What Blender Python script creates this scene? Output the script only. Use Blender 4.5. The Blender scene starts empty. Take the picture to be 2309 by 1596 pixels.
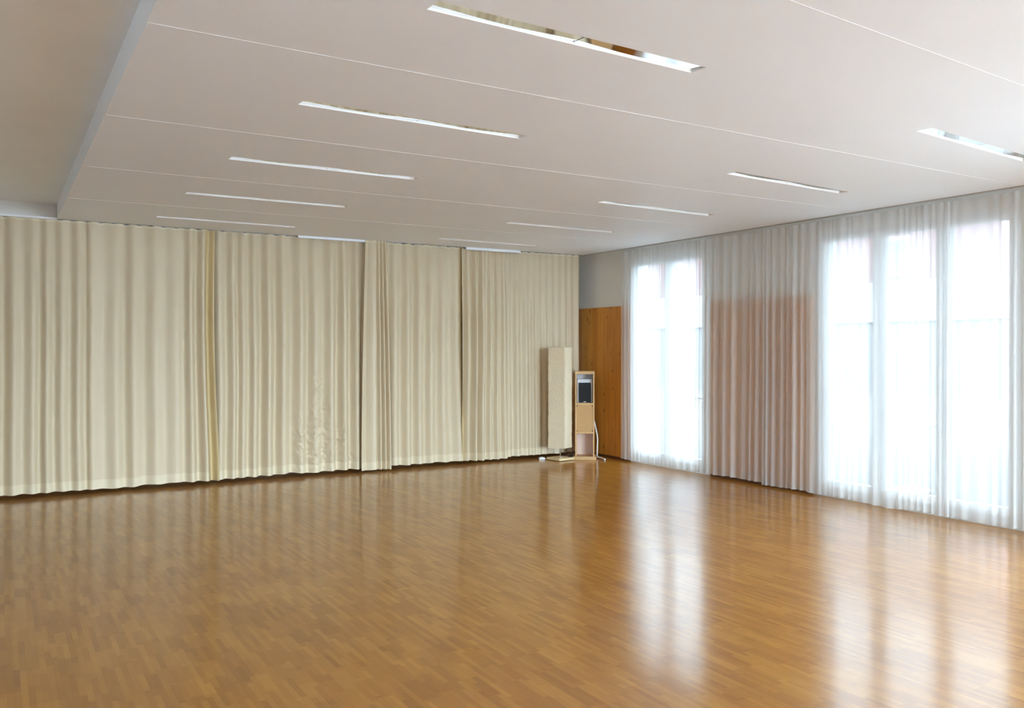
import bpy, bmesh, math, random
from mathutils import Vector, Matrix

# ------------------------------------------------------------------ camera
C = bpy.context.scene.collection
sc = bpy.context.scene
R = math.radians
random.seed(7)

cam_d = bpy.data.cameras.new('camera')
cam_d.sensor_width = 36.0
cam_d.lens = 30.06
cam_d.clip_start = 0.05
cam_d.clip_end = 300
cam = bpy.data.objects.new('camera', cam_d)
C.objects.link(cam)
cam.location = (0, 0, 1.66)
cam.rotation_euler = (R(90 - 0.38), 0, -R(31.006))
sc.camera = cam

# ------------------------------------------------------------------ sky, exposure
SKY = 6.4          # even cloud cover
SUNSIDE = 7.0      # how much brighter the thin cloud around the hidden sun is (behind the camera)
world = bpy.data.worlds.new('overcast_sky')
sc.world = world
world.use_nodes = True
bg = world.node_tree.nodes['Background']
_nt = world.node_tree
_tc = _nt.nodes.new('ShaderNodeTexCoord')
_dot = _nt.nodes.new('ShaderNodeVectorMath'); _dot.operation = 'DOT_PRODUCT'
_dot.inputs[1].default_value = Vector((-0.05, -0.92, 0.36)).normalized()
_nt.links.new(_tc.outputs['Generated'], _dot.inputs[0])
_mr = _nt.nodes.new('ShaderNodeMapRange'); _mr.interpolation_type = 'SMOOTHSTEP'
_mr.inputs['From Min'].default_value = 0.55; _mr.inputs['From Max'].default_value = 1.0
_mr.inputs['To Min'].default_value = SKY; _mr.inputs['To Max'].default_value = SKY * (1 + SUNSIDE)
_nt.links.new(_dot.outputs['Value'], _mr.inputs['Value'])
_nt.links.new(_mr.outputs[0], bg.inputs['Strength'])
bg.inputs['Color'].default_value = (0.69, 0.855, 1.0, 1)
sc.view_settings.view_transform = 'Standard'
sc.view_settings.look = 'None'
sc.view_settings.exposure = 0.66
sc.view_settings.gamma = 1.0
sc.view_settings.use_curve_mapping = False
cy = sc.cycles
cy.use_denoising = True
cy.max_bounces = 9
cy.diffuse_bounces = 6
cy.glossy_bounces = 4
cy.transmission_bounces = 6
cy.transparent_max_bounces = 12
cy.caustics_reflective = True
cy.blur_glossy = 0.6
cy.caustics_refractive = False
cy.sample_clamp_indirect = 12.0

# room numbers (metres): camera stands at x = 0, y = 0
XW = 7.97          # window wall, inner face
YB = 11.30         # wall behind the cream curtains
ZC = 3.103         # dropped ceiling
ZU = 3.27          # upper ceiling
XL, YN = -3.6, -5.0
WINS = [(8.271, 9.854, 2), (4.263, 6.520, 3), (-0.4, 2.7, 4), (-4.4, -1.2, 4)]  # first two in view; the other two are unseen, added for daylight
WZ0, WZ1 = 0.035, 2.975
LWINS = [(-2.0, -0.2, 2)]                  # window of the left wall beside the camera (y from, y to, leaves)
NWINS = [(3.9, 5.7, 2), (6.0, 7.8, 2)]     # unseen windows added behind the camera to light the room (x from, x to, leaves)

for (y0, y1, n) in WINS:      # sampling portals for the sky light that comes in through the windows
    ld = bpy.data.lights.new('window_daylight', 'AREA')
    ld.shape = 'RECTANGLE'
    ld.size = WZ1 - WZ0
    ld.size_y = y1 - y0
    ld.cycles.is_portal = True
    lo = bpy.data.objects.new('window_daylight', ld)
    C.objects.link(lo)
    lo.location = (XW + 0.16, (y0 + y1) / 2, (WZ0 + WZ1) / 2)
    lo.rotation_euler = (0, R(90), 0)
for (y0, y1, n) in LWINS:
    ld = bpy.data.lights.new('window_daylight', 'AREA')
    ld.shape = 'RECTANGLE'
    ld.size = WZ1 - WZ0
    ld.size_y = y1 - y0
    ld.cycles.is_portal = True
    lo = bpy.data.objects.new('window_daylight', ld)
    C.objects.link(lo)
    lo.location = (XL - 0.16, (y0 + y1) / 2, (WZ0 + WZ1) / 2)
    lo.rotation_euler = (0, R(-90), 0)
for (x0, x1, n) in NWINS:
    ld = bpy.data.lights.new('window_daylight', 'AREA')
    ld.shape = 'RECTANGLE'
    ld.size = x1 - x0
    ld.size_y = WZ1 - WZ0
    ld.cycles.is_portal = True
    lo = bpy.data.objects.new('window_daylight', ld)
    C.objects.link(lo)
    lo.location = ((x0 + x1) / 2, YN - 0.16, (WZ0 + WZ1) / 2)
    lo.rotation_euler = (R(90), 0, 0)

# ------------------------------------------------------------------ materials
def new_mat(name):
    m = bpy.data.materials.new(name)
    m.use_nodes = True
    nt = m.node_tree
    return m, nt, nt.nodes['Principled BSDF'], nt.nodes['Material Output']

def node(nt, kind, **kw):
    n = nt.nodes.new(kind)
    for k, v in kw.items():
        if k.startswith('_'):
            setattr(n, k[1:], v)
        else:
            n.inputs[k].default_value = v
    return n

def math_n(nt, op, a=None, b=None, c=None):
    n = nt.nodes.new('ShaderNodeMath'); n.operation = op
    for i, v in enumerate((a, b, c)):
        if v is None: continue
        if isinstance(v, (int, float)): n.inputs[i].default_value = v
        else: nt.links.new(v, n.inputs[i])
    return n.outputs[0]

def simple(name, col, rough=0.6, metal=0.0, spec=0.5, noise=0.0, nscale=8.0, stretch=(1, 1, 1), bump=0.0, bscale=40.0, bdist=0.002):
    m, nt, p, out = new_mat(name)
    p.inputs['Base Color'].default_value = (*col, 1)
    p.inputs['Roughness'].default_value = rough
    p.inputs['Metallic'].default_value = metal
    p.inputs['Specular IOR Level'].default_value = spec
    tc = node(nt, 'ShaderNodeTexCoord')
    mp = node(nt, 'ShaderNodeMapping'); mp.inputs['Scale'].default_value = stretch
    nt.links.new(tc.outputs['Object'], mp.inputs['Vector'])
    if noise > 0:
        nz = node(nt, 'ShaderNodeTexNoise', Scale=nscale, Detail=4.0)
        nt.links.new(mp.outputs[0], nz.inputs['Vector'])
        rp = node(nt, 'ShaderNodeMapRange')
        rp.inputs['To Min'].default_value = 1 - noise
        rp.inputs['To Max'].default_value = 1 + noise
        rp.inputs['From Min'].default_value = 0.25
        rp.inputs['From Max'].default_value = 0.75
        nt.links.new(nz.outputs['Fac'], rp.inputs['Value'])
        mx = node(nt, 'ShaderNodeVectorMath', _operation='SCALE')
        mx.inputs[0].default_value = col
        nt.links.new(rp.outputs[0], mx.inputs['Scale'])
        nt.links.new(mx.outputs[0], p.inputs['Base Color'])
    if bump > 0:
        nb = node(nt, 'ShaderNodeTexNoise', Scale=bscale, Detail=3.0)
        nt.links.new(mp.outputs[0], nb.inputs['Vector'])
        bp = node(nt, 'ShaderNodeBump', Strength=bump, Distance=bdist)
        nt.links.new(nb.outputs['Fac'], bp.inputs['Height'])
        nt.links.new(bp.outputs[0], p.inputs['Normal'])
    return m

def parquet():
    m, nt, p, out = new_mat('parquet_strips')
    L = nt.links
    tc = node(nt, 'ShaderNodeTexCoord')
    sx = node(nt, 'ShaderNodeSeparateXYZ'); L.new(tc.outputs['Object'], sx.inputs[0])
    X, Y = sx.outputs[0], sx.outputs[1]
    def cells(w, l, seed):
        colf = math_n(nt, 'FLOOR', math_n(nt, 'DIVIDE', X, w))
        wn = node(nt, 'ShaderNodeTexWhiteNoise', _noise_dimensions='1D')
        L.new(math_n(nt, 'ADD', colf, seed), wn.inputs['W'])
        yy = math_n(nt, 'ADD', math_n(nt, 'DIVIDE', Y, l), math_n(nt, 'MULTIPLY', wn.outputs['Value'], 7.31))
        rowf = math_n(nt, 'FLOOR', yy)
        cv = node(nt, 'ShaderNodeCombineXYZ'); L.new(colf, cv.inputs[0]); L.new(rowf, cv.inputs[1]); cv.inputs[2].default_value = seed
        w2 = node(nt, 'ShaderNodeTexWhiteNoise', _noise_dimensions='3D'); L.new(cv.outputs[0], w2.inputs['Vector'])
        fx = math_n(nt, 'FRACT', math_n(nt, 'DIVIDE', X, w))
        fy = math_n(nt, 'FRACT', yy)
        return w2.outputs['Value'], fx, fy
    v1, fx, fy = cells(0.030, 0.25, 3.1)
    v2, _, _ = cells(0.090, 0.25, 11.7)
    mp = node(nt, 'ShaderNodeMapping'); mp.inputs['Scale'].default_value = (60, 5, 1)
    L.new(tc.outputs['Object'], mp.inputs['Vector'])
    gr = node(nt, 'ShaderNodeTexNoise', Scale=1.0, Detail=5.0, Roughness=0.6); L.new(mp.outputs[0], gr.inputs['Vector'])
    lg = node(nt, 'ShaderNodeTexNoise', Scale=0.55, Detail=2.0); L.new(tc.outputs['Object'], lg.inputs['Vector'])
    t = math_n(nt, 'ADD', math_n(nt, 'MULTIPLY', v1, 0.38), math_n(nt, 'MULTIPLY', v2, 0.26))
    t = math_n(nt, 'ADD', t, math_n(nt, 'MULTIPLY', gr.outputs['Fac'], 0.30))
    t = math_n(nt, 'ADD', t, 0.08)
    t = math_n(nt, 'ADD', t, math_n(nt, 'MULTIPLY', math_n(nt, 'SUBTRACT', lg.outputs['Fac'], 0.5), 0.18))
    cr = node(nt, 'ShaderNodeValToRGB')
    e = cr.color_ramp.elements
    e[0].position = 0.05; e[0].color = (0.265, 0.099, 0.0125, 1)
    e[1].position = 1.02; e[1].color = (0.52, 0.25, 0.042, 1)
    e2 = e.new(0.5); e2.color = (0.385, 0.160, 0.022, 1)
    L.new(t, cr.inputs[0])
    # fine dark joints
    ex = math_n(nt, 'MINIMUM', fx, math_n(nt, 'SUBTRACT', 1.0, fx))
    j = math_n(nt, 'LESS_THAN', ex, 0.02)
    ey = math_n(nt, 'MINIMUM', fy, math_n(nt, 'SUBTRACT', 1.0, fy))
    j2 = math_n(nt, 'LESS_THAN', ey, 0.003)
    jj = math_n(nt, 'MAXIMUM', j, j2)
    mx = node(nt, 'ShaderNodeMix', _data_type='RGBA')
    L.new(math_n(nt, 'MULTIPLY', jj, 0.15), mx.inputs['Factor'])
    L.new(cr.outputs[0], mx.inputs['A']); mx.inputs['B'].default_value = (0.12, 0.05, 0.012, 1)
    L.new(mx.outputs['Result'], p.inputs['Base Color'])
    # worn varnish: a clear reflection plus a wide hazy one
    p.inputs['Roughness'].default_value = 0.14
    p.inputs['Specular IOR Level'].default_value = 0.95
    p2 = node(nt, 'ShaderNodeBsdfPrincipled', Roughness=0.285)
    p2.inputs['Specular IOR Level'].default_value = 0.95
    L.new(mx.outputs['Result'], p2.inputs['Base Color'])
    ms = node(nt, 'ShaderNodeMixShader'); ms.inputs[0].default_value = 0.31
    L.new(p.outputs[0], ms.inputs[1]); L.new(p2.outputs[0], ms.inputs[2]); L.new(ms.outputs[0], out.inputs['Surface'])
    return m

def pine(name, lo, mid, hi, knots=True, axis='x', rough=0.45, board=0.14):
    """vertical knotty pine boards; wood runs along Z"""
    m, nt, p, out = new_mat(name)
    L = nt.links
    tc = node(nt, 'ShaderNodeTexCoord')
    sx = node(nt, 'ShaderNodeSeparateXYZ'); L.new(tc.outputs['Object'], sx.inputs[0])
    A = sx.outputs[1] if axis == 'y' else sx.outputs[0]
    bcol = math_n(nt, 'FLOOR', math_n(nt, 'DIVIDE', A, board))
    wn = node(nt, 'ShaderNodeTexWhiteNoise', _noise_dimensions='1D'); L.new(bcol, wn.inputs['W'])
    cv = node(nt, 'ShaderNodeCombineXYZ')
    L.new(A, cv.inputs[0]); L.new(math_n(nt, 'MULTIPLY', wn.outputs['Value'], 9.0), cv.inputs[1]); L.new(sx.outputs[2], cv.inputs[2])
    mp = node(nt, 'ShaderNodeMapping'); mp.inputs['Scale'].default_value = (42, 1, 1.6); L.new(cv.outputs[0], mp.inputs['Vector'])
    gr = node(nt, 'ShaderNodeTexNoise', Scale=1.0, Detail=5.0, Roughness=0.55, Distortion=0.4); L.new(mp.outputs[0], gr.inputs['Vector'])
    t = math_n(nt, 'ADD', math_n(nt, 'MULTIPLY', gr.outputs['Fac'], 0.75), math_n(nt, 'MULTIPLY', wn.outputs['Value'], 0.30))
    cr = node(nt, 'ShaderNodeValToRGB'); e = cr.color_ramp.elements
    e[0].position = 0.25; e[0].color = (*lo, 1); e[1].position = 0.85; e[1].color = (*hi, 1)
    e2 = e.new(0.55); e2.color = (*mid, 1)
    L.new(t, cr.inputs[0])
    col = cr.outputs[0]
    if knots:
        mk = node(nt, 'ShaderNodeMapping'); mk.inputs['Scale'].default_value = (11.0, 1, 5.5); L.new(cv.outputs[0], mk.inputs['Vector'])
        vo = node(nt, 'ShaderNodeTexVoronoi', Scale=1.0, _voronoi_dimensions='3D', _feature='F1'); L.new(mk.outputs[0], vo.inputs['Vector'])
        sz = math_n(nt, 'ADD', 0.10, math_n(nt, 'MULTIPLY', vo.outputs['Color'], 0.22))
        k = node(nt, 'ShaderNodeMapRange'); k.inputs['From Min'].default_value = 0.0
        L.new(sz, k.inputs['From Max']); L.new(vo.outputs['Distance'], k.inputs['Value'])
        k.interpolation_type = 'SMOOTHSTEP'; k.inputs['To Min'].default_value = 0.92; k.inputs['To Max'].default_value = 0.0
        mx = node(nt, 'ShaderNodeMix', _data_type='RGBA'); L.new(k.outputs[0], mx.inputs['Factor'])
        L.new(col, mx.inputs['A']); mx.inputs['B'].default_value = (lo[0] * .28, lo[1] * .2, lo[2] * .2, 1)
        col = mx.outputs['Result']
    f = math_n(nt, 'FRACT', math_n(nt, 'DIVIDE', A, board))
    ed = math_n(nt, 'MULTIPLY', math_n(nt, 'LESS_THAN', f, 0.02), 0.35)
    m2 = node(nt, 'ShaderNodeMix', _data_type='RGBA'); L.new(ed, m2.inputs['Factor']); L.new(col, m2.inputs['A'])
    m2.inputs['B'].default_value = (lo[0] * .4, lo[1] * .35, lo[2] * .3, 1)
    L.new(m2.outputs['Result'], p.inputs['Base Color'])
    p.inputs['Roughness'].default_value = rough
    return m

def cloth(name, col, rough=0.52, trans=0.08, sheen=0.15, wrinkle=0.0):
    """heavy satin curtain cloth that lets a little light through"""
    m, nt, p, out = new_mat(name)
    L = nt.links
    p.inputs['Base Color'].default_value = (*col, 1)
    p.inputs['Roughness'].default_value = rough
    p.inputs['Sheen Weight'].default_value = sheen
    p.inputs['Sheen Roughness'].default_value = 0.4
    p.inputs['Specular IOR Level'].default_value = 0.55
    tc = node(nt, 'ShaderNodeTexCoord')
    mp = node(nt, 'ShaderNodeMapping'); mp.inputs['Scale'].default_value = (1, 1, 0.25)
    L.new(tc.outputs['Object'], mp.inputs['Vector'])
    nb = node(nt, 'ShaderNodeTexNoise', Scale=14.0, Detail=3.0); L.new(mp.outputs[0], nb.inputs['Vector'])
    bp = node(nt, 'ShaderNodeBump', Strength=0.12, Distance=0.01)
    L.new(nb.outputs['Fac'], bp.inputs['Height']); L.new(bp.outputs[0], p.inputs['Normal'])
    tr = node(nt, 'ShaderNodeBsdfTranslucent'); tr.inputs['Color'].default_value = (*col, 1)
    ms = node(nt, 'ShaderNodeMixShader'); ms.inputs[0].default_value = trans
    L.new(p.outputs[0], ms.inputs[1]); L.new(tr.outputs[0], ms.inputs[2]); L.new(ms.outputs[0], out.inputs['Surface'])
    return m

def sheer(name, clear=0.37, col=(0.90, 0.90, 0.90)):
    m, nt, p, out = new_mat(name)
    L = nt.links
    nt.nodes.remove(p)
    df = node(nt, 'ShaderNodeBsdfDiffuse'); df.inputs['Color'].default_value = (*col, 1)
    tl = node(nt, 'ShaderNodeBsdfTranslucent'); tl.inputs['Color'].default_value = (*col, 1)
    tp = node(nt, 'ShaderNodeBsdfTransparent')
    m1 = node(nt, 'ShaderNodeMixShader'); m1.inputs[0].default_value = 0.42
    L.new(df.outputs[0], m1.inputs[1]); L.new(tl.outputs[0], m1.inputs[2])
    # threads cover more of the view where the cloth is seen edge-on
    lw = node(nt, 'ShaderNodeLayerWeight', Blend=0.35)
    fc = node(nt, 'ShaderNodeMapRange'); fc.inputs['To Min'].default_value = clear; fc.inputs['To Max'].default_value = 0.04
    L.new(lw.outputs['Facing'], fc.inputs['Value'])
    m2 = node(nt, 'ShaderNodeMixShader'); L.new(fc.outputs[0], m2.inputs[0])
    L.new(m1.outputs[0], m2.inputs[1]); L.new(tp.outputs[0], m2.inputs[2])
    L.new(m2.outputs[0], out.inputs['Surface'])
    return m

def glass_mat():
    m, nt, p, out = new_mat('window_glass')
    L = nt.links
    nt.nodes.remove(p)
    tp = node(nt, 'ShaderNodeBsdfTransparent'); tp.inputs['Color'].default_value = (0.95, 0.97, 0.965, 1)
    gl = node(nt, 'ShaderNodeBsdfGlossy', Roughness=0.02)
    lw = node(nt, 'ShaderNodeLayerWeight', Blend=0.5)       # Schlick reflectance of a pane
    f5 = math_n(nt, 'POWER', lw.outputs['Facing'], 5.0)
    fr = math_n(nt, 'ADD', 0.035, math_n(nt, 'MULTIPLY', f5, 0.96))
    ms = node(nt, 'ShaderNodeMixShader'); L.new(fr, ms.inputs[0])
    L.new(tp.outputs[0], ms.inputs[1]); L.new(gl.outputs[0], ms.inputs[2]); L.new(ms.outputs[0], out.inputs['Surface'])
    return m

M = dict(
    floor=parquet(),
    wall=simple('white_wall_paint', (0.80, 0.79, 0.76), 0.75, noise=0.02, nscale=3, bump=0.1, bscale=120, bdist=0.001),
    ceil=simple('white_ceiling_board', (0.865, 0.90, 0.95), 0.6, noise=0.012, nscale=1.5),
    ceilup=simple('white_satin_ceiling', (0.86, 0.88, 0.90), 0.33, noise=0.05, nscale=1.1, bump=0.15, bscale=1.6, bdist=0.03),
    joint=simple('white_joint_strip', (0.87, 0.885, 0.91), 0.5),
    rail=simple('grey_curtain_rail', (0.62, 0.60, 0.56), 0.35, metal=0.3),
    whitetrim=simple('white_trim', (0.88, 0.88, 0.87), 0.45),
    housing=simple('white_lamp_enamel', (0.93, 0.94, 0.95), 0.35),
    mirror=simple('polished_aluminium', (0.80, 0.79, 0.77), 0.06, metal=1.0),
    cream=cloth('cream_satin_cloth', (0.68, 0.56, 0.385)),
    creamhem=cloth('cream_doubled_hem', (0.75, 0.64, 0.455), trans=0.03),
    gold=cloth('cream_turned_edge', (0.66, 0.51, 0.27), trans=0.08),
    sheer=sheer('white_sheer_voile'),
    pine=pine('orange_oiled_pine', (0.50, 0.175, 0.019), (0.70, 0.285, 0.037), (0.82, 0.385, 0.062), axis='y'),
    shelfwood=simple('pale_spruce', (0.62, 0.38, 0.17), 0.5, noise=0.10, nscale=4, stretch=(8, 8, 1)),
    mdf=simple('tan_fibreboard', (0.52, 0.30, 0.12), 0.6, noise=0.03, nscale=12),
    greyback=simple('light_grey_back_board', (0.70, 0.71, 0.75), 0.5),
    pinkback=simple('pale_rose_back_board', (0.80, 0.62, 0.53), 0.6),
    black=simple('black_grille_cloth', (0.012, 0.012, 0.014), 0.8, bump=0.3, bscale=400, bdist=0.001),
    screw=simple('dark_screw', (0.05, 0.04, 0.03), 0.4, metal=0.7),
    silver=simple('brushed_silver', (0.75, 0.75, 0.76), 0.3, metal=1.0),
    birch=simple('birch_plywood', (0.80, 0.62, 0.36), 0.45, noise=0.08, nscale=3, stretch=(2, 14, 2)),
    plastic=simple('white_plastic', (0.82, 0.82, 0.82), 0.4),
    blackcable=simple('black_cable', (0.015, 0.015, 0.017), 0.45),
    frame=simple('white_window_frame', (0.84, 0.85, 0.85), 0.4),
    glass=glass_mat(),
    skirting=simple('dark_wood_skirting', (0.13, 0.05, 0.015), 0.5, noise=0.1, nscale=5),
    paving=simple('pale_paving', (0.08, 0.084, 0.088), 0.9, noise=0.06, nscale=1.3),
    bounce_ground=simple('pale_bounce_ground', (0.68, 0.72, 0.77), 0.95, noise=0.05, nscale=2),  # unseen ground made pale to bounce cool light up to the ceiling
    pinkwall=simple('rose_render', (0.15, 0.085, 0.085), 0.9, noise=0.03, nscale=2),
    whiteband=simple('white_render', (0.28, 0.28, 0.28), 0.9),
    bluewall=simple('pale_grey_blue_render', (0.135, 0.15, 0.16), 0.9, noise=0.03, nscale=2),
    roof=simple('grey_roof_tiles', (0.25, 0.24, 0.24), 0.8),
    darkglass=simple('house_window_glass', (0.10, 0.12, 0.13), 0.15),
)

def paper_mat():
    m, nt, p, out = new_mat('crinkled_rice_paper')
    L = nt.links
    col = (0.94, 0.84, 0.64)
    p.inputs['Base Color'].default_value = (*col, 1); p.inputs['Roughness'].default_value = 0.7
    tc = node(nt, 'ShaderNodeTexCoord')
    nb = node(nt, 'ShaderNodeTexNoise', Scale=22.0, Detail=4.0, Roughness=0.6); L.new(tc.outputs['Object'], nb.inputs['Vector'])
    bp = node(nt, 'ShaderNodeBump', Strength=0.8, Distance=0.018); L.new(nb.outputs['Fac'], bp.inputs['Height']); L.new(bp.outputs[0], p.inputs['Normal'])
    tl = node(nt, 'ShaderNodeBsdfTranslucent'); tl.inputs['Color'].default_value = (0.96, 0.80, 0.48, 1)
    ms = node(nt, 'ShaderNodeMixShader'); ms.inputs[0].default_value = 0.25
    L.new(p.outputs[0], ms.inputs[1]); L.new(tl.outputs[0], ms.inputs[2]); L.new(ms.outputs[0], out.inputs['Surface'])
    return m
M['paper'] = paper_mat()

# ------------------------------------------------------------------ mesh helpers
class MB:
    def __init__(s): s.v = []; s.f = []; s.sm = []
    def quad(s, pts, smooth=False):
        n = len(s.v); s.v += [tuple(p) for p in pts]; s.f.append(tuple(range(n, n + len(pts)))); s.sm.append(smooth)
    def box(s, x0, x1, y0, y1, z0, z1, mat=None):
        c = [Vector((x, y, z)) for z in (z0, z1) for (x, y) in ((x0, y0), (x1, y0), (x1, y1), (x0, y1))]
        if mat: c = [mat @ q for q in c]
        n = len(s.v); s.v += [tuple(q) for q in c]
        for f in ((0, 3, 2, 1), (4, 5, 6, 7), (0, 1, 5, 4), (1, 2, 6, 5), (2, 3, 7, 6), (3, 0, 4, 7)):
            s.f.append(tuple(n + i for i in f)); s.sm.append(False)
    def tube(s, pts, r, seg=10, cap=True):
        pts = [Vector(p) for p in pts]; n0 = len(s.v)
        up = None
        for i, p in enumerate(pts):
            t = (pts[min(i + 1, len(pts) - 1)] - pts[max(i - 1, 0)]).normalized()
            if up is None:
                up = Vector((0, 0, 1)) if abs(t.z) < 0.9 else Vector((1, 0, 0))
            a = t.cross(up).normalized(); b = a.cross(t).normalized(); up = b
            rr = r[i] if isinstance(r, (list, tuple)) else r
            for k in range(seg):
                w = 2 * math.pi * k / seg
                s.v.append(tuple(p + a * math.cos(w) * rr + b * math.sin(w) * rr))
        for i in range(len(pts) - 1):
            for k in range(seg):
                k2 = (k + 1) % seg
                s.f.append((n0 + i * seg + k, n0 + i * seg + k2, n0 + (i + 1) * seg + k2, n0 + (i + 1) * seg + k)); s.sm.append(True)
        if cap:
            s.f.append(tuple(n0 + k for k in range(seg))); s.sm.append(False)
            s.f.append(tuple(n0 + (len(pts) - 1) * seg + k for k in range(seg))); s.sm.append(False)
    def grid(s, rows, smooth=True):
        n0 = len(s.v); h, w = len(rows), len(rows[0])
        for r_ in rows: s.v += [tuple(p) for p in r_]
        for i in range(h - 1):
            for j in range(w - 1):
                s.f.append((n0 + i * w + j, n0 + i * w + j + 1, n0 + (i + 1) * w + j + 1, n0 + (i + 1) * w + j)); s.sm.append(smooth)
    def build(s, name, mat, parent=None, bevel=0.0, fix=True):
        me = bpy.data.meshes.new(name)
        me.from_pydata(s.v, [], s.f)
        me.polygons.foreach_set('use_smooth', s.sm)
        if fix:
            bm = bmesh.new(); bm.from_mesh(me); bmesh.ops.recalc_face_normals(bm, faces=bm.faces); bm.to_mesh(me); bm.free()
        me.materials.append(mat); me.update()
        o = bpy.data.objects.new(name, me); C.objects.link(o)
        if parent: o.parent = parent
        if bevel:
            b = o.modifiers.new('bevel', 'BEVEL'); b.width = bevel; b.segments = 2; b.limit_method = 'ANGLE'
        return o

def box_obj(name, dims, mat, parent=None, bevel=0.0):
    b = MB(); b.box(*dims); return b.build(name, mat, parent, bevel)

def tag(o, label, cat, group=None):
    o['label'] = label; o['category'] = cat
    if group: o['group'] = group
    return o
def thing(name, label, cat, loc=(0, 0, 0), rz=0.0, group=None):
    o = bpy.data.objects.new(name, None); C.objects.link(o)
    o.empty_display_size = 0.1
    o.location = loc; o.rotation_euler = (0, 0, rz)
    return tag(o, label, cat, group)
def struct(o):
    o['kind'] = 'structure'; return o

# ------------------------------------------------------------------ room shell
struct(box_obj('floor', (XL, XW, YN, YB, -0.12, 0.0), M['floor']))
b = MB(); cur = YN
for (y0, y1, n) in LWINS:
    b.box(XL - 0.3, XL, cur, y0, -0.12, ZU); b.box(XL - 0.3, XL, y0, y1, WZ1, ZU); b.box(XL - 0.3, XL, y0, y1, -0.12, WZ0); cur = y1
b.box(XL - 0.3, XL, cur, YB, -0.12, ZU)
struct(b.build('wall_left', M['wall']))
b = MB(); cur = XL - 0.2
for (x0, x1, n) in NWINS:
    b.box(cur, x0, YN - 0.3, YN, -0.12, ZU); b.box(x0, x1, YN - 0.3, YN, WZ1, ZU); b.box(x0, x1, YN - 0.3, YN, -0.12, WZ0); cur = x1
b.box(cur, XW + 0.3, YN - 0.3, YN, -0.12, ZU)
struct(b.build('wall_near', M['wall']))
struct(box_obj('wall_back', (XL - 0.2, XW + 0.3, YB, YB + 0.2, -0.12, ZU), M['wall']))
# window wall with an opening for every window
b = MB()
ys = sorted(WINS, key=lambda w: w[0])
cur = YN
for (y0, y1, n) in ys:
    b.box(XW, XW + 0.3, cur, y0, -0.12, ZU)
    b.box(XW, XW + 0.3, y0, y1, WZ1, ZU)
    b.box(XW, XW + 0.3, y0, y1, -0.12, WZ0)
    cur = y1
b.box(XW, XW + 0.3, cur, YB, -0.12, ZU)
struct(b.build('wall_right', M['wall']))

# ceiling: upper slab over everything, dropped panel field below it
struct(box_obj('ceiling_slab', (XL - 0.2, XW + 0.3, YN - 0.2, YB + 0.2, ZU, ZU + 0.2), M['ceilup']))
CX0, CX1, CY1 = 0.57, 7.77, 10.80
# ten recessed lights: centre x, centre y, length, angle
LX = 0.112
LIGHTS = []
for (xa, ya, xb, yb) in [(1.560, 3.264, 3.135, 3.312), (1.533, 4.947, 3.077, 4.979), (1.530, 6.664, 3.050, 6.668), (1.522, 8.366, 3.034, 8.358), (1.521, 10.035, 3.026, 10.060),
                         (5.220, 3.440, 6.810, 3.585), (5.146, 5.106, 6.761, 5.219), (5.064, 6.770, 6.670, 6.842), (5.000, 8.440, 6.598, 8.468), (4.977, 10.120, 6.527, 10.142)]:
    LIGHTS.append(((xa + xb) / 2, (ya + yb) / 2, math.hypot(xb - xa, yb - ya), math.atan2(yb - ya, xb - xa)))
LLEN = 1.56
bm = bmesh.new()
def loop(pts):
    vs = [bm.verts.new((p[0], p[1], ZC)) for p in pts]
    return [bm.edges.new((vs[i], vs[(i + 1) % len(vs)])) for i in range(len(vs))]
edges = loop([(CX0, YN), (CX1, YN), (CX1, CY1), (CX0, CY1)])
for (cx, cyy, ln, a) in LIGHTS:
    ca, sa = math.cos(a), math.sin(a)
    edges += loop([(cx + u * ca - v * sa, cyy + u * sa + v * ca) for (u, v) in ((-LLEN / 2, -LX / 2), (LLEN / 2, -LX / 2), (LLEN / 2, LX / 2), (-LLEN / 2, LX / 2))])
bmesh.ops.triangle_fill(bm, use_beauty=True, use_dissolve=False, edges=edges)
# edge faces going up to the slab
def up(p, q):
    vs = [bm.verts.new((*p, ZC)), bm.verts.new((*q, ZC)), bm.verts.new((*q, ZU)), bm.verts.new((*p, ZU))]
    bm.faces.new(vs)
up((CX0, YN), (CX0, CY1)); up((CX0, CY1), (CX1, CY1)); up((CX1, CY1), (CX1, YN))
for f in bm.faces:
    f.normal_update()
    if abs(f.normal.z) > .5 and f.normal.z > 0: f.normal_flip()
me = bpy.data.meshes.new('ceiling'); bm.to_mesh(me); bm.free(); me.materials.append(M['ceil'])
o = bpy.data.objects.new('ceiling', me); C.objects.link(o); struct(o)
# ceiling strip behind the cream curtain and along the window wall
struct(box_obj('ceiling_strip', (XL, CX1, 10.93, YB, ZC + 0.005, ZU), M['ceil']))
struct(box_obj('ceiling_strip', (CX1, XW, YN, YB, ZC + 0.032, ZU), M['ceil']))
# thin pale joints between the ceiling panels
for i, (ya, yb) in enumerate([(2.300, 2.790), (4.085, 4.185), (5.827, 5.810), (7.550, 7.490), (9.222, 9.130)]):
    b = MB(); w = 0.0017; d = 0.0012
    A = (CX0, ya); B = (CX1, yb)
    b.quad([(A[0], A[1] - w, ZC - d), (B[0], B[1] - w, ZC - d), (B[0], B[1] + w, ZC - d), (A[0], A[1] + w, ZC - d)])
    b.quad([(A[0], A[1] - w, ZC - d), (B[0], B[1] - w, ZC - d), (B[0], B[1] - w, ZC), (A[0], A[1] - w, ZC)])
    b.quad([(A[0], A[1] + w, ZC - d), (B[0], B[1] + w, ZC - d), (B[0], B[1] + w, ZC), (A[0], A[1] + w, ZC)])
    struct(b.build('trim_%d' % (i + 1), M['joint']))
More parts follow.
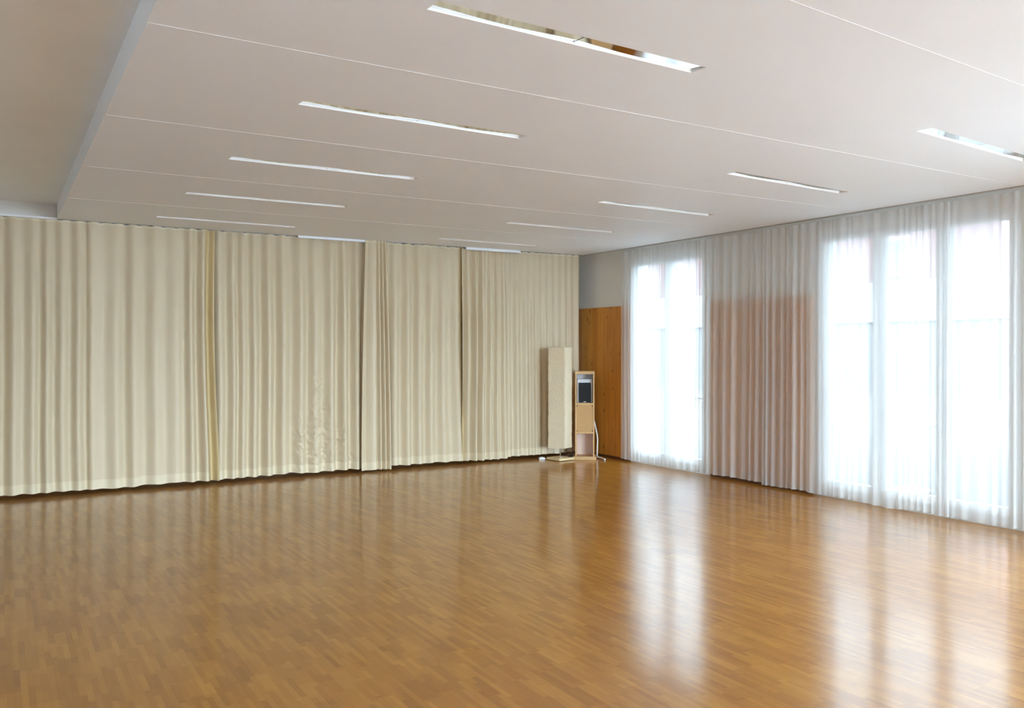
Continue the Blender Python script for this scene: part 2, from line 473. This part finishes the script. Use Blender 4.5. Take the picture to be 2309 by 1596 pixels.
# trims along the back curtain: white rail at the raised strip, drop wall above it, two white cover pieces
struct(box_obj('trim_6', (XL, CX0, 10.800, 10.835, 3.098, 3.122), M['joint']))
struct(box_obj('wall_drop', (XL, CX0, 10.835, 10.93, 3.125, ZU), M['wall']))
struct(box_obj('trim_7', (3.290, 4.195, 10.775, 10.803, 3.074, ZC + 0.002), M['ceil']))
struct(box_obj('trim_8', (5.715, 6.625, 10.775, 10.803, 3.068, ZC + 0.002), M['ceil']))
# skirtings
struct(box_obj('baseboard_back', (XL, XW, YB - 0.015, YB, 0, 0.07), M['skirting']))

# ------------------------------------------------------------------ windows
def window(idx, y0, y1, n, near=False, left=False):
    root = bpy.data.objects.new('window_%d' % idx, None); C.objects.link(root); root['kind'] = 'structure'
    root.location = (XW + 0.05, y0, WZ0)
    if near:
        root.location = (y0, YN - 0.10, WZ0); root.rotation_euler = (0, 0, R(-90))
    if left:
        root.location = (XL - 0.10, y1, WZ0); root.rotation_euler = (0, 0, R(180))
    h = WZ1 - WZ0; w = y1 - y0; fw = 0.055
    b = MB()
    b.box(-0.03, 0.05, 0, fw, 0, h); b.box(-0.03, 0.05, w - fw, w, 0, h)
    b.box(-0.03, 0.05, fw, w - fw, 0, fw); b.box(-0.03, 0.05, fw, w - fw, h - fw, h)
    fr = b.build('window_frame', M['frame'], root)
    lw = (w - 2 * fw) / n
    for k in range(n):
        a = fw + k * lw + 0.004; c = fw + (k + 1) * lw - 0.004
        s = 0.07
        b = MB(); z0, z1 = fw + 0.004, h - fw - 0.004
        b.box(-0.045, 0.03, a, a + s, z0, z1); b.box(-0.045, 0.03, c - s, c, z0, z1)
        b.box(-0.045, 0.03, a + s, c - s, z0, z0 + s + 0.02); b.box(-0.045, 0.03, a + s, c - s, z1 - s, z1)
        sash = b.build('sash', M['frame'], root, bevel=0.004)
        box_obj('pane', (-0.012, 0.0, a + s - 0.005, c - s + 0.005, z0 + s + 0.015, z1 - s + 0.005), M['glass'], sash)
        if k == 0 and idx == 1:
            hb = MB(); yy = a + s / 2; zz = 1.0 - WZ0
            hb.box(-0.052, -0.045, yy - 0.014, yy + 0.014, zz - 0.07, zz + 0.07)
            hb.tube([(-0.052, yy, zz), (-0.09, yy, zz)], 0.009, 8)
            hb.tube([(-0.09, yy - 0.005, zz), (-0.09, yy + 0.11, zz)], 0.010, 8)
            hb.build('handle', M['silver'], sash)
for i, (y0, y1, n) in enumerate(WINS): window(i + 1, y0, y1, n)
for i, (x0, x1, n) in enumerate(NWINS): window(len(WINS) + i + 1, x0, x1, n, near=True)
for i, (y0, y1, n) in enumerate(LWINS): window(len(WINS) + len(NWINS) + i + 1, y0, y1, n, left=True)

# ------------------------------------------------------------------ pine wall panels on the window wall
def wood_panel(y0, y1, z1, label):
    t = thing('wood_wall_panel', label, 'wall panel', (XW, (y0 + y1) / 2, 0))
    hw = (y1 - y0) / 2
    box_obj('board_panel', (-0.020, -0.001, -hw, hw, 0.035, z1), M['pine'], t, bevel=0.003)
    box_obj('plinth', (-0.012, -0.001, -hw, hw, 0.0, 0.035), M['skirting'], t)
    return t
wood_panel(9.873, 11.16, 2.2875, 'tall orange knotty pine panel in the room corner behind the speaker shelf')
wood_panel(6.585, 8.217, 2.268, 'wide pine panel seen through sheer curtain between the two windows')

# ------------------------------------------------------------------ curtains
def phase_fn(crests):
    cs = list(crests); d0 = cs[1] - cs[0]; d1 = cs[-1] - cs[-2]
    def f(s):
        if s <= cs[0]: return (s - cs[0]) / d0, d0
        if s >= cs[-1]: return (len(cs) - 1) + (s - cs[-1]) / d1, d1
        for i in range(len(cs) - 1):
            if s <= cs[i + 1]:
                d = cs[i + 1] - cs[i]; return i + (s - cs[i]) / d, d
    return f

class Noise1:
    def __init__(s, seed, n=64):
        r = random.Random(seed); s.t = [r.uniform(-1, 1) for _ in range(n)]; s.n = n
    def __call__(s, x):
        i = math.floor(x); f = x - i; f = f * f * (3 - 2 * f)
        return s.t[i % s.n] * (1 - f) + s.t[(i + 1) % s.n] * f
class Noise2:
    def __init__(s, seed, n=64):
        r = random.Random(seed); s.t = [[r.uniform(-1, 1) for _ in range(n)] for _ in range(n)]; s.n = n
    def __call__(s, x, y):
        i = math.floor(x); f = x - i; f = f * f * (3 - 2 * f); j = math.floor(y); g = y - j; g = g * g * (3 - 2 * g)
        n = s.n; a = s.t[i % n]; c = s.t[(i + 1) % n]
        return (a[j % n] * (1 - g) + a[(j + 1) % n] * g) * (1 - f) + (c[j % n] * (1 - g) + c[(j + 1) % n] * g) * f

def surf_left(crests, seed, ybase, amp, s0, s1, ztop, zbot, ratio=0.26, lean=None, wrinkle=None, scallop=0.011, power=0.9):
    ph = phase_fn(crests); n1 = Noise1(seed); n2 = Noise1(seed + 50); w2 = Noise2(seed + 9); am = Noise1(seed + 99)
    def P(s, v, off=0.0):
        # v: 0 at the top .. 1 at the hem
        sh = 0.018 * n1(v * 2.2 + s * 0.7) * v
        p, d = ph(s + sh)
        a = min(amp, ratio * d) * (1.0 + 0.65 * am(p * 0.83)) * (0.55 + 0.45 * min(1, v * 3)) * (0.85 + 0.25 * v)
        c = 0.5 + 0.5 * math.cos(2 * math.pi * p)
        c = c ** power
        y = ybase - a * (2 * c - 1) - 0.015 * n2(s * 2.3 + v * 0.6) + off * -1
        zt = ztop - scallop * (0.5 - 0.5 * math.cos(2 * math.pi * s / 0.135)) ** 1.5
        zb = zbot + 0.010 * n2(s * 3.1) + 0.006 * n1(s * 9)
        z = zt + (zb - zt) * v
        x = s + (lean(s, v) if lean else 0.0)
        if wrinkle: y -= wrinkle(s, z, w2)
        return (x, y, z)
    return P

ZT, ZB = 3.104, 0.050
def cream_curtain(label, P, s0, s1, ds=0.012, nv=64, hem=0.105, group=None, edge=None, lean_label=None, vz0=0.0):
    t = thing('cream_curtain', label, 'curtain', ((s0 + s1) / 2, 10.85, 0), group=group)
    org = Vector(t.location)
    def strip(name, mat, a, b, va, vb, off, nrow):
        ncol = max(2, int((b - a) / ds))
        rows = []
        for i in range(nrow + 1):
            v = va + (vb - va) * i / nrow
            rows.append([Vector(P(a + (b - a) * j / ncol, v, off)) - org for j in range(ncol + 1)])
        m = MB(); m.grid(rows); return m.build(name, mat, t, fix=False)
    strip('drape', M['cream'], s0, s1, 0.0, 1.0, 0.0, nv)
    vh = 1 - hem / 3.04
    strip('hem', M['creamhem'], s0, s1, vh, 1.0006, 0.004, 6)
    strip('heading_tape', M['creamhem'], s0, s1, 0.0, 0.0085, 0.004, 2)
    if edge:
        for (a, b) in edge: strip('turned_edge', M['gold'], a, b, 0.0, 1.0004, 0.007, nv)
    # gliders under the rail
    for k in range(int((s1 - s0) / 0.135) + 1):
        s = math.ceil(s0 / 0.135) * 0.135 + k * 0.135
        if s > s1 - 0.005: break
        if s < s0 + 0.005: continue
        p = Vector(P(s, 0.0, 0.0)) - org
        g = MB(); g.tube([p + Vector((0, 0, -0.012)), p + Vector((0, 0, 0.032))], 0.0025, 6); g.build('glider', M['plastic'], t)
    return t

# panel 1 reaches out of the frame on the left
cr1 = [-0.55, -0.33, -0.05, 0.155, 0.33, 0.47, 0.62, 0.78, 0.93, 1.165, 1.36, 1.60, 1.825, 1.99, 2.14, 2.27]
def lean1(s, v):   # free edge swings a little to the right towards the hem
    k = max(0.0, (s - 1.9) / 0.4)
    return 0.05 * k * v - 0.035 * k * math.sin(math.pi * min(1, v * 1.1))
def wr1(s, z, n):  # puckered seam
    k = math.exp(-((s - 0.86) / 0.055) ** 2)
    return k * (0.010 + 0.006 * n(s * 30, z * 26 + s * 60)) - 0.014 * math.exp(-((s - 0.863) / 0.010) ** 2)
P1 = surf_left(cr1, 11, 10.84, 0.033, -0.9, 2.27, ZT, ZB, lean=lean1, wrinkle=wr1)
cream_curtain('wide cream curtain with a puckered seam, at the far left of the room', P1, -0.9, 2.27, edge=[(2.165, 2.27)])
cr2 = [2.33, 2.495, 2.61, 2.745, 2.93, 3.115, 3.345, 3.54, 3.75, 3.93, 4.10]
blobs = [(3.35, 0.42, .10, .35), (3.60, 0.62, .11, .62), (3.64, 0.30, .12, .3), (3.86, 0.42, .09, .25), (4.03, 0.18, .06, .16), (3.52, 0.20, .2, .16), (3.45, 0.5, .06, .3)]
def wr2(s, z, n):
    k = 0.0
    for (bx, bz, sx, sz) in blobs: k = max(k, math.exp(-((s - bx) / sx) ** 2 - ((z - bz) / sz) ** 2))
    q = n(s * 15 + z * 9, z * 22 - s * 8); q2 = n(s * 34 + 5 - z * 14, z * 50 + 9 + s * 10)
    k2 = math.exp(-((s - 2.56) / .09) ** 2) * (math.exp(-((z - 0.12) / .12) ** 2) + 0.6 * math.exp(-((z - 2.0) / .25) ** 2))
    return (k * 0.034 + k2 * 0.012) * (abs(q) - 0.4) + (k + 0.5 * k2) * 0.006 * q2
P2 = surf_left(cr2, 23, 10.858, 0.033, 2.2, 4.17, ZT, ZB + .005, wrinkle=wr2)
cream_curtain('cream curtain with badly crumpled lower corner, left of the gathered narrow one', P2, 2.25, 4.225, ds=0.009, nv=230)
cr3 = [4.08, 4.325, 4.40, 4.465, 4.535]
def lean3(s, v): return (s - 4.3625) * -0.28 * max(0.0, 1 - v) ** 1.5
P3 = surf_left(cr3, 31, 10.785, 0.037, 4.14, 4.59, ZT, ZB - .012, ratio=0.42, lean=lean3, scallop=0.004, power=0.5)
cream_curtain('narrow gathered cream curtain with tight folds, hanging between two smooth wide ones', P3, 4.135, 4.575, ds=0.005)
cr4 = [4.66, 4.845, 5.02, 5.20, 5.39, 5.61]
def lean4(s, v):
    k = max(0.0, (s - 5.3) / 0.45); return 0.06 * k * v - 0.03 * k * math.sin(math.pi * v)
P4 = surf_left(cr4, 43, 10.858, 0.033, 4.52, 5.70, ZT, ZB, lean=lean4)
cream_curtain('smooth cream curtain just right of the gathered one, with a golden turned edge', P4, 4.49, 5.70, edge=[(5.645, 5.70)])
cr5 = [5.78, 5.90, 6.03, 6.16, 6.27, 6.385]
def lean5(s, v): return max(0.0, (s - 6.15) / 0.3) * (0.06 * v - 0.02)
P5 = surf_left(cr5, 57, 10.845, 0.050, 5.70, 6.40, ZT, ZB - .004, ratio=0.36, lean=lean5)
cream_curtain('cream curtain with deep folds between the golden edge and the one behind the paper lamp', P5, 5.665, 6.42)
cr6 = [6.47, 6.62, 6.785, 6.90, 7.00, 7.11, 7.22, 7.34, 7.46, 7.58, 7.70]
def wr6(s, z, n):
    k = math.exp(-((s - 7.6) / .16) ** 2) * math.exp(-((z - 0.45) / .4) ** 2)
    return k * 0.03 * (abs(n(s * 8 + z * 6, z * 9 - s * 6)) - 0.3)
P6 = surf_left(cr6, 71, 10.865, 0.017, 6.36, 7.74, ZT, ZB + .012, ratio=0.2, wrinkle=wr6)
cream_curtain('cream curtain at the room corner, hanging behind the paper floor lamp', P6, 6.36, 7.742, nv=110)

# two little hooks that hang from the ceiling edge
for (hx, lab) in ((2.605, 'small grey hook above the cream curtain with the crumpled corner'), (5.293, 'small grey hook above the smooth cream curtain right of the gathered one')):
    h = MB(); h.tube([(0, 0, 0.02), (0, 0, -0.012), (0.006, -0.004, -0.026), (0.016, -0.006, -0.03), (0.024, -0.006, -0.02)], 0.0045, 8)
    o = h.build('rail_hook', M['rail']); o.location = (hx, 10.786, ZC - 0.02); tag(o, lab, 'hook')
# rail in the slot for the cream curtains
o = box_obj('curtain_rail', (0, XW - 0.1 - XL, -0.014, 0.014, -0.02, 0.0), M['rail']); o.location = (XL, 10.862, 3.155)
tag(o, 'grey curtain rail in the ceiling slot that carries the cream curtains', 'curtain rail')

# sheer white curtains along the windows
XS = 7.889
def surf_sheer(seed, y0, y1, ztop, zbot, xoff=0.0, per=0.085):
    r = random.Random(seed); cs = [y0 - 0.1]
    while cs[-1] < y1 + 0.2: cs.append(cs[-1] + per * r.choice((0.55, 0.7, 0.9, 1.0, 1.2, 1.6, 2.1)))
    ph = phase_fn(cs); n1 = Noise1(seed); am = Noise1(seed + 3); n2 = Noise1(seed + 8)
    def P(s, v):
        p, d = ph(s + 0.016 * n1(v * 1.7 + s * 0.6) * v)
        a = min(0.026, 0.22 * d) * (0.8 + 0.6 * am(p)) * (0.6 + 0.4 * min(1, v * 2.5))
        x = XS + xoff + a * math.cos(2 * math.pi * p) + 0.008 * n2(s * 1.3 + v * .4)
        zb = zbot + 0.012 * n2(s * 2.7) + 0.008 * n1(s * 5.1)
        return (x, s, ztop + (zb - ztop) * v)
    return P
def sheer_curtain(label, seed, y0, y1, xoff=0.0, zbot=0.03, group=None):
    t = thing('sheer_curtain', label, 'curtain', (XS, (y0 + y1) / 2, 0), group=group)
    org = Vector(t.location); P = surf_sheer(seed, y0, y1, 3.078, zbot, xoff)
    nc = int((y1 - y0) / 0.009)
    def strip(name, va, vb, off, n):
        rows = [[Vector(P(y0 + (y1 - y0) * j / nc, va + (vb - va) * i / n)) - org + Vector((off, 0, 0)) for j in range(nc + 1)] for i in range(n + 1)]
        m = MB(); m.grid(rows); return m.build(name, M['sheer'], t, fix=False)
    strip('voile', 0, 1, 0, 26)
    strip('hem', 1 - 0.012 / 3.0, 1.0, -0.003, 1)
    strip('heading_tape', 0, 0.008, -0.003, 1)
    return t
sheer_curtain('white sheer curtain over the narrow far window and half the pine panel', 5, 7.215, 10.005)
sheer_curtain('white sheer curtain over the right half of the pine panel and the left window leaf', 16, 4.90, 7.27, xoff=-0.012, zbot=0.022)
sheer_curtain('white sheer curtain at the right edge, over the last window leaf', 29, 2.2, 4.945, xoff=0.0)
for k, dx in enumerate((0.0, -0.075)):
    b = MB(); b.box(-0.011, 0.011, 0, 13.0, -0.024, 0.0)
    o = b.build('curtain_rail', M['rail']); o.location = (XS + dx, -1.9, ZC + 0.032)
    tag(o, ('grey curtain rail that carries the white sheer curtains', 'empty second grey rail beside the one for the sheer curtains')[k], 'curtain rail')

# ------------------------------------------------------------------ recessed lights
def light_fixture():
    t = thing('recessed_light', '', 'ceiling light')
    L2, W2 = LLEN / 2, LX / 2; d = 0.055
    b = MB(); fl = 0.0025
    # inner walls (slightly thick) of the trough, a thin lip on the ceiling
    b.box(-L2, L2, W2 - 0.004, W2, 0.0, d); b.box(-L2, L2, -W2, -W2 + 0.004, 0.0, d)
    b.box(-L2, -L2 + 0.004, -W2, W2, 0.0, d); b.box(L2 - 0.004, L2, -W2, W2, 0.0, d)
    b.box(-L2, L2, -W2, W2, d, d + 0.004)
    b.build('housing', M['housing'], t)
    for (u0, u1) in ((-L2 + 0.005, -0.003), (0.003, L2 - 0.005)):
        rows = []
        n = 28
        for v in (-W2 + 0.005, W2 - 0.005):
            row = []
            for k in range(n + 1):
                f = k / n
                sag = 0.0045 * math.sin(math.pi * f) ** 1.5
                row.append((u0 + (u1 - u0) * f, v, 0.0095 - sag + v / W2 * 0.003))
            rows.append(row)
        m = MB(); m.grid(rows); m.build('mirror_reflector', M['mirror'], t, fix=False)
    c = MB(); c.tube([(0, W2 - 0.010, 0.013), (0, W2 - 0.010, 0.008)], 0.0025, 8); c.build('clip', M['rail'], t)
    return t
names = ['nearest the camera', 'second from the camera', 'third from the camera', 'fourth from the camera', 'the farthest one']
proto = None
for i, (cx, cyy, ln, a) in enumerate(LIGHTS):
    if proto is None:
        t = proto = light_fixture()
    else:
        t = proto.copy(); C.objects.link(t)
        for ch in proto.children:
            c = ch.copy(); C.objects.link(c); c.parent = t
    t.location = (cx, cyy, ZC); t.rotation_euler = (0, 0, a)
    row = 'left row' if i < 5 else 'right row by the windows'
    tag(t, 'recessed ceiling light strip, %s, %s' % (row, names[i % 5]), 'ceiling light', 'recessed ceiling light strips')

# ------------------------------------------------------------------ paper floor lamp
FW = Vector((math.sin(R(31.006)), math.cos(R(31.006)), 0)); RT = Vector((FW.y, -FW.x, 0))
def at(px, depth): return FW * depth + RT * ((px - 1154.5) / 1928.0 * depth)
lp = at(1263.5, 12.72)
bear = math.atan2(lp.x, lp.y)
lamp = thing('floor_lamp', 'tall square paper floor lamp with a wooden base in front of the corner curtain', 'lamp', lp)
def yaw_box(w, z0, z1, ang):
    return Matrix.Rotation(ang, 4, 'Z')
# wooden base
b = MB(); b.box(-0.145, 0.145, -0.145, 0.145, 0.006, 0.040, Matrix.Rotation(-bear + R(42), 4, 'Z')); b.build('base', M['birch'], lamp, bevel=0.003)
b = MB(); b.box(-0.12, 0.12, -0.12, 0.12, 0.0, 0.006, Matrix.Rotation(-bear + R(42), 4, 'Z')); b.build('foot_pad', M['blackcable'], lamp)
b = MB(); b.tube([(0, 0, 0.04), (0, 0, 0.047)], 0.028, 20); b.tube([(0, 0, 0.045), (0, 0, 0.30)], 0.009, 14); b.build('pole', M['silver'], lamp)
# crinkled paper shade, open at the bottom with a closed top
sa = 0.137; z0, z1 = 0.185, 1.672
n2a = Noise2(5); n2b = Noise2(6)
mat = Matrix.Rotation(-bear - R(22), 4, 'Z')
cor = [(-1, -1), (1, -1), (1, 1), (-1, 1), (-1, -1)]
rows = []
nz = 90
for i in range(nz + 1):
    z = z0 + (z1 - z0) * i / nz; row = []
    for e in range(4):
        (ax, ay), (bx, by) = cor[e], cor[e + 1]
        for k in range(10):
            f = k / 10
            x = (ax + (bx - ax) * f) * sa; y = (ay + (by - ay) * f) * sa
            g = 4 * (e + f)
            cr = 1 + 0.020 * n2a(g * 1.1, z * 16) + 0.012 * n2b(g * 2.6, z * 40)
            if i in (0, nz): cr = 1
            row.append(mat @ Vector((x * cr, y * cr, z + (0.004 * n2a(g, 3) if i == 0 else 0))))
    row.append(row[0]); rows.append(row)
m = MB(); m.grid(rows); m.v = m.v
m.quad([p for p in rows[-1][:-1]][::-1])
shade = m.build('lamp_shade', M['paper'], lamp)
# corner wires carry the shade; the cord with its switch
b = MB()
for z in (0.20, 1.66):
    q = [mat @ Vector((x * (sa - .006), y * (sa - .006), z)) for (x, y) in cor]
    b = MB(); b.tube(q, 0.002, 6)
    b.tube([(0, 0, z), tuple(q[0])], 0.002, 6); b.tube([(0, 0, z), tuple(q[2])], 0.002, 6)
    b.build('wire_frame', M['silver'], lamp)
def rel(px, depth, z): v = at(px, depth) - lp; return (v.x, v.y, z)
cd = MB(); cd.tube([(0.02, 0.06, 0.02), rel(1246, 12.92, 0.006), rel(1238, 12.86, 0.006), rel(1226, 12.78, 0.006), rel(1219, 12.80, 0.006), rel(1214, 12.95, 0.006), rel(1222, 13.02, 0.006)], 0.004, 8)
cord = cd.build('cord', M['plastic'], lamp)
sw = MB(); v = Vector(rel(1222, 12.78, 0.012)); mm = Matrix.Translation(v) @ Matrix.Rotation(-bear + R(15), 4, 'Z')
sw.box(-0.045, 0.045, -0.022, 0.022, -0.012, 0.016, mm); sw.box(-0.02, 0.02, -0.012, 0.012, 0.016, 0.024, mm)
sw.build('foot_switch', M['plastic'], cord, bevel=0.005)

# ------------------------------------------------------------------ speaker shelf
sp = at(1320.5, 12.72); bs = math.atan2(sp.x, sp.y)
D = 0.27
shp = sp + FW * (D / 2)
sh = thing('speaker_shelf', 'slim pale wooden tower shelf holding a black speaker, before the pine panel', 'shelf', (shp.x, shp.y, 0), -bs - R(0.0))
hw = 0.143; pw = 0.021
box_obj('plinth', (-0.171, 0.171, -D / 2 - 0.02, D / 2 + 0.01, 0.0, 0.05), M['shelfwood'], sh, bevel=0.003)
box_obj('side_panel', (-hw, -hw + pw, -D / 2, D / 2, 0.05, 1.275), M['shelfwood'], sh, bevel=0.002)
box_obj('side_panel', (hw - pw, hw, -D / 2, D / 2, 0.05, 1.275), M['shelfwood'], sh, bevel=0.002)
box_obj('top_board', (-hw - 0.002, hw + 0.002, -D / 2 - 0.004, D / 2, 1.275, 1.318), M['shelfwood'], sh, bevel=0.003)
ZS1, ZS2 = 0.845, 0.415
for z in (ZS1, ZS2):
    box_obj('shelf_board', (-hw + pw, hw - pw, -D / 2 - 0.002, D / 2, z - 0.025, z), M['shelfwood'], sh, bevel=0.002)
fp = box_obj('front_panel', (-hw + pw, hw - pw, -D / 2 + 0.006, -D / 2 + 0.018, ZS2, ZS1 - 0.025), M['mdf'], sh)
for sx_ in (-1, 1):
    for z in (ZS2 + 0.016, ZS1 - 0.040):
        s = MB(); x = sx_ * (hw - pw - 0.010)
        s.tube([(x, -D / 2 + 0.007, z), (x, -D / 2 + 0.001, z)], 0.0075, 12); s.build('screw', M['screw'], fp)
box_obj('back_panel', (-hw + pw, hw - pw, D / 2 - 0.012, D / 2 - 0.004, ZS1, 1.275), M['greyback'], sh)['label'] = 'light grey back board behind the speaker'
box_obj('back_panel', (-hw + pw, hw - pw, D / 2 - 0.012, D / 2 - 0.004, 0.05, ZS2 - 0.025), M['pinkback'], sh)['label'] = 'pale rose back board of the open lowest compartment'
# the speaker stands on the upper shelf board
spk = thing('loudspeaker', 'small black loudspeaker standing in the top compartment of the wooden shelf', 'speaker', (shp.x, shp.y, ZS1), -bs)
box_obj('cabinet', (-0.114, 0.114, -0.06, 0.11, 0.0, 0.355), M['greyback'], spk, bevel=0.004)['label'] = 'light grey speaker cabinet'
box_obj('grille', (-0.091, 0.091, -0.078, -0.060, 0.004, 0.300), M['black'], spk, bevel=0.004)
b = MB(); b.box(-0.019, 0.019, -0.0795, -0.078, 0.012, 0.021); b.build('badge', M['plastic'], spk)

# cable conduit and cables on the floor
def bez(pts, n=8):
    pts = [Vector(p) for p in pts]; out = []
    for i in range(len(pts) - 1):
        p0 = pts[max(i - 1, 0)]; p1 = pts[i]; p2 = pts[i + 1]; p3 = pts[min(i + 2, len(pts) - 1)]
        for k in range(n):
            t = k / n
            out.append(0.5 * ((2 * p1) + (p2 - p0) * t + (2 * p0 - 5 * p1 + 4 * p2 - p3) * t * t + (3 * p1 - p0 - 3 * p2 + p3) * t ** 3))
    out.append(pts[-1]); return out
def w3(px, depth, z): v = at(px, depth); return (v.x, v.y, z)
cb = MB()
cb.tube(bez([w3(1338.5, 13.06, 0.57), w3(1342.0, 13.05, 0.48), w3(1347.0, 13.02, 0.31), w3(1347.0, 12.99, 0.16), w3(1346.6, 12.95, 0.06), w3(1347.8, 12.88, 0.024), w3(1356, 12.80, 0.020), w3(1364.5, 12.66, 0.014)]), 0.0125, 10)
tag(cb.build('cable_conduit', M['plastic']), 'thick white cable conduit running down beside the wooden shelf onto the floor', 'cable')
kb = MB()
kb.tube(bez([w3(1297, 13.06, 0.03), w3(1288, 13.05, 0.012), w3(1276, 13.02, 0.006), w3(1262, 13.10, 0.006), w3(1248, 13.06, 0.006), w3(1236, 13.12, 0.006)]), 0.006, 8)
kb.tube(bez([w3(1297, 13.05, 0.06), w3(1289, 13.03, 0.035), w3(1281, 13.0, 0.012), w3(1270, 12.97, 0.006), w3(1258, 13.0, 0.006)]), 0.006, 8)
tag(kb.build('speaker_cable', M['blackcable']), 'black cable on the floor between the paper lamp and the wooden shelf', 'cable')

# ------------------------------------------------------------------ outside
# an unseen wall, added between second and third window to shade those in view
struct(box_obj('wall_light_block', (XW + 0.3, XW + 7.5, 3.3, 3.7, -0.13, 6.5), M['whiteband']))
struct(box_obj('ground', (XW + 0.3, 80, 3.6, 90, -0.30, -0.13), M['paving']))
struct(box_obj('ground', (XW + 0.3, 80, YN - 0.3, 3.6, -0.30, -0.13), M['bounce_ground']))  # out of view from here on: pale ground added as a light reflector
struct(box_obj('ground', (-60, 80, -60, YN - 0.3, -0.30, -0.13), M['bounce_ground']))
struct(box_obj('ground', (-60, XL - 0.3, YN - 0.3, 90, -0.30, -0.13), M['bounce_ground']))
hx = 30.0
h = thing('neighbouring_house', 'long rose and white rendered house across the yard, seen through the windows', 'building', (hx, 30, 0))
def hb(name, y0, y1, z0, z1, mat, x0=0.0, x1=9.0, parent=None):
    return box_obj(name, (x0, x1, y0 - 30, y1 - 30, z0, z1), M[mat], parent or h)
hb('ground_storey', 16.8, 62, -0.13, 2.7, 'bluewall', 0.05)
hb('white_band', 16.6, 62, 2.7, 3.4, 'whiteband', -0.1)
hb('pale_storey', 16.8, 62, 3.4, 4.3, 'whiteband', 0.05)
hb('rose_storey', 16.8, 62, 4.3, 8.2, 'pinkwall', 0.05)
b = MB(); 
for (a, c) in ((0, 1),):
    b.v += [(-0.5, -13.6, 8.2), (9.5, -13.6, 8.2), (4.5, -13.6, 10.4), (-0.5, 32, 8.2), (9.5, 32, 8.2), (4.5, 32, 10.4)]
    b.f += [(0, 1, 2), (3, 5, 4), (0, 2, 5, 3), (1, 4, 5, 2), (0, 3, 4, 1)]; b.sm += [False] * 5
b.build('roof', M['roof'], h)
for y in (20.3, 24.2, 28.5, 33.0, 37.5, 42.0, 47, 52):
    f = MB(); f.box(-0.03, 0.05, y - 30, y - 30 + 1.25, 4.45, 6.0)
    fo = f.build('window', M['whiteband'], h)
    box_obj('pane', (-0.04, -0.031, y - 30 + 0.18, y - 30 + 1.07, 4.63, 5.85), M['darkglass'], fo)
# white garden table outside the middle leaf
gt = thing('garden_table', 'round white garden table standing outside the middle leaf of the wide window', 'table', (9.85, 6.62, -0.13))
b = MB(); b.tube([(0, 0, 0.83), (0, 0, 0.87)], 0.42, 40); b.build('tabletop', M['whitetrim'], gt, bevel=0.008)
b = MB(); b.tube([(0, 0, 0.03), (0, 0, 0.83)], 0.03, 14); b.build('column', M['whitetrim'], gt)
b = MB(); b.tube([(0, 0, 0.0), (0, 0, 0.03)], [0.22, 0.20], 28); b.build('foot', M['whitetrim'], gt)
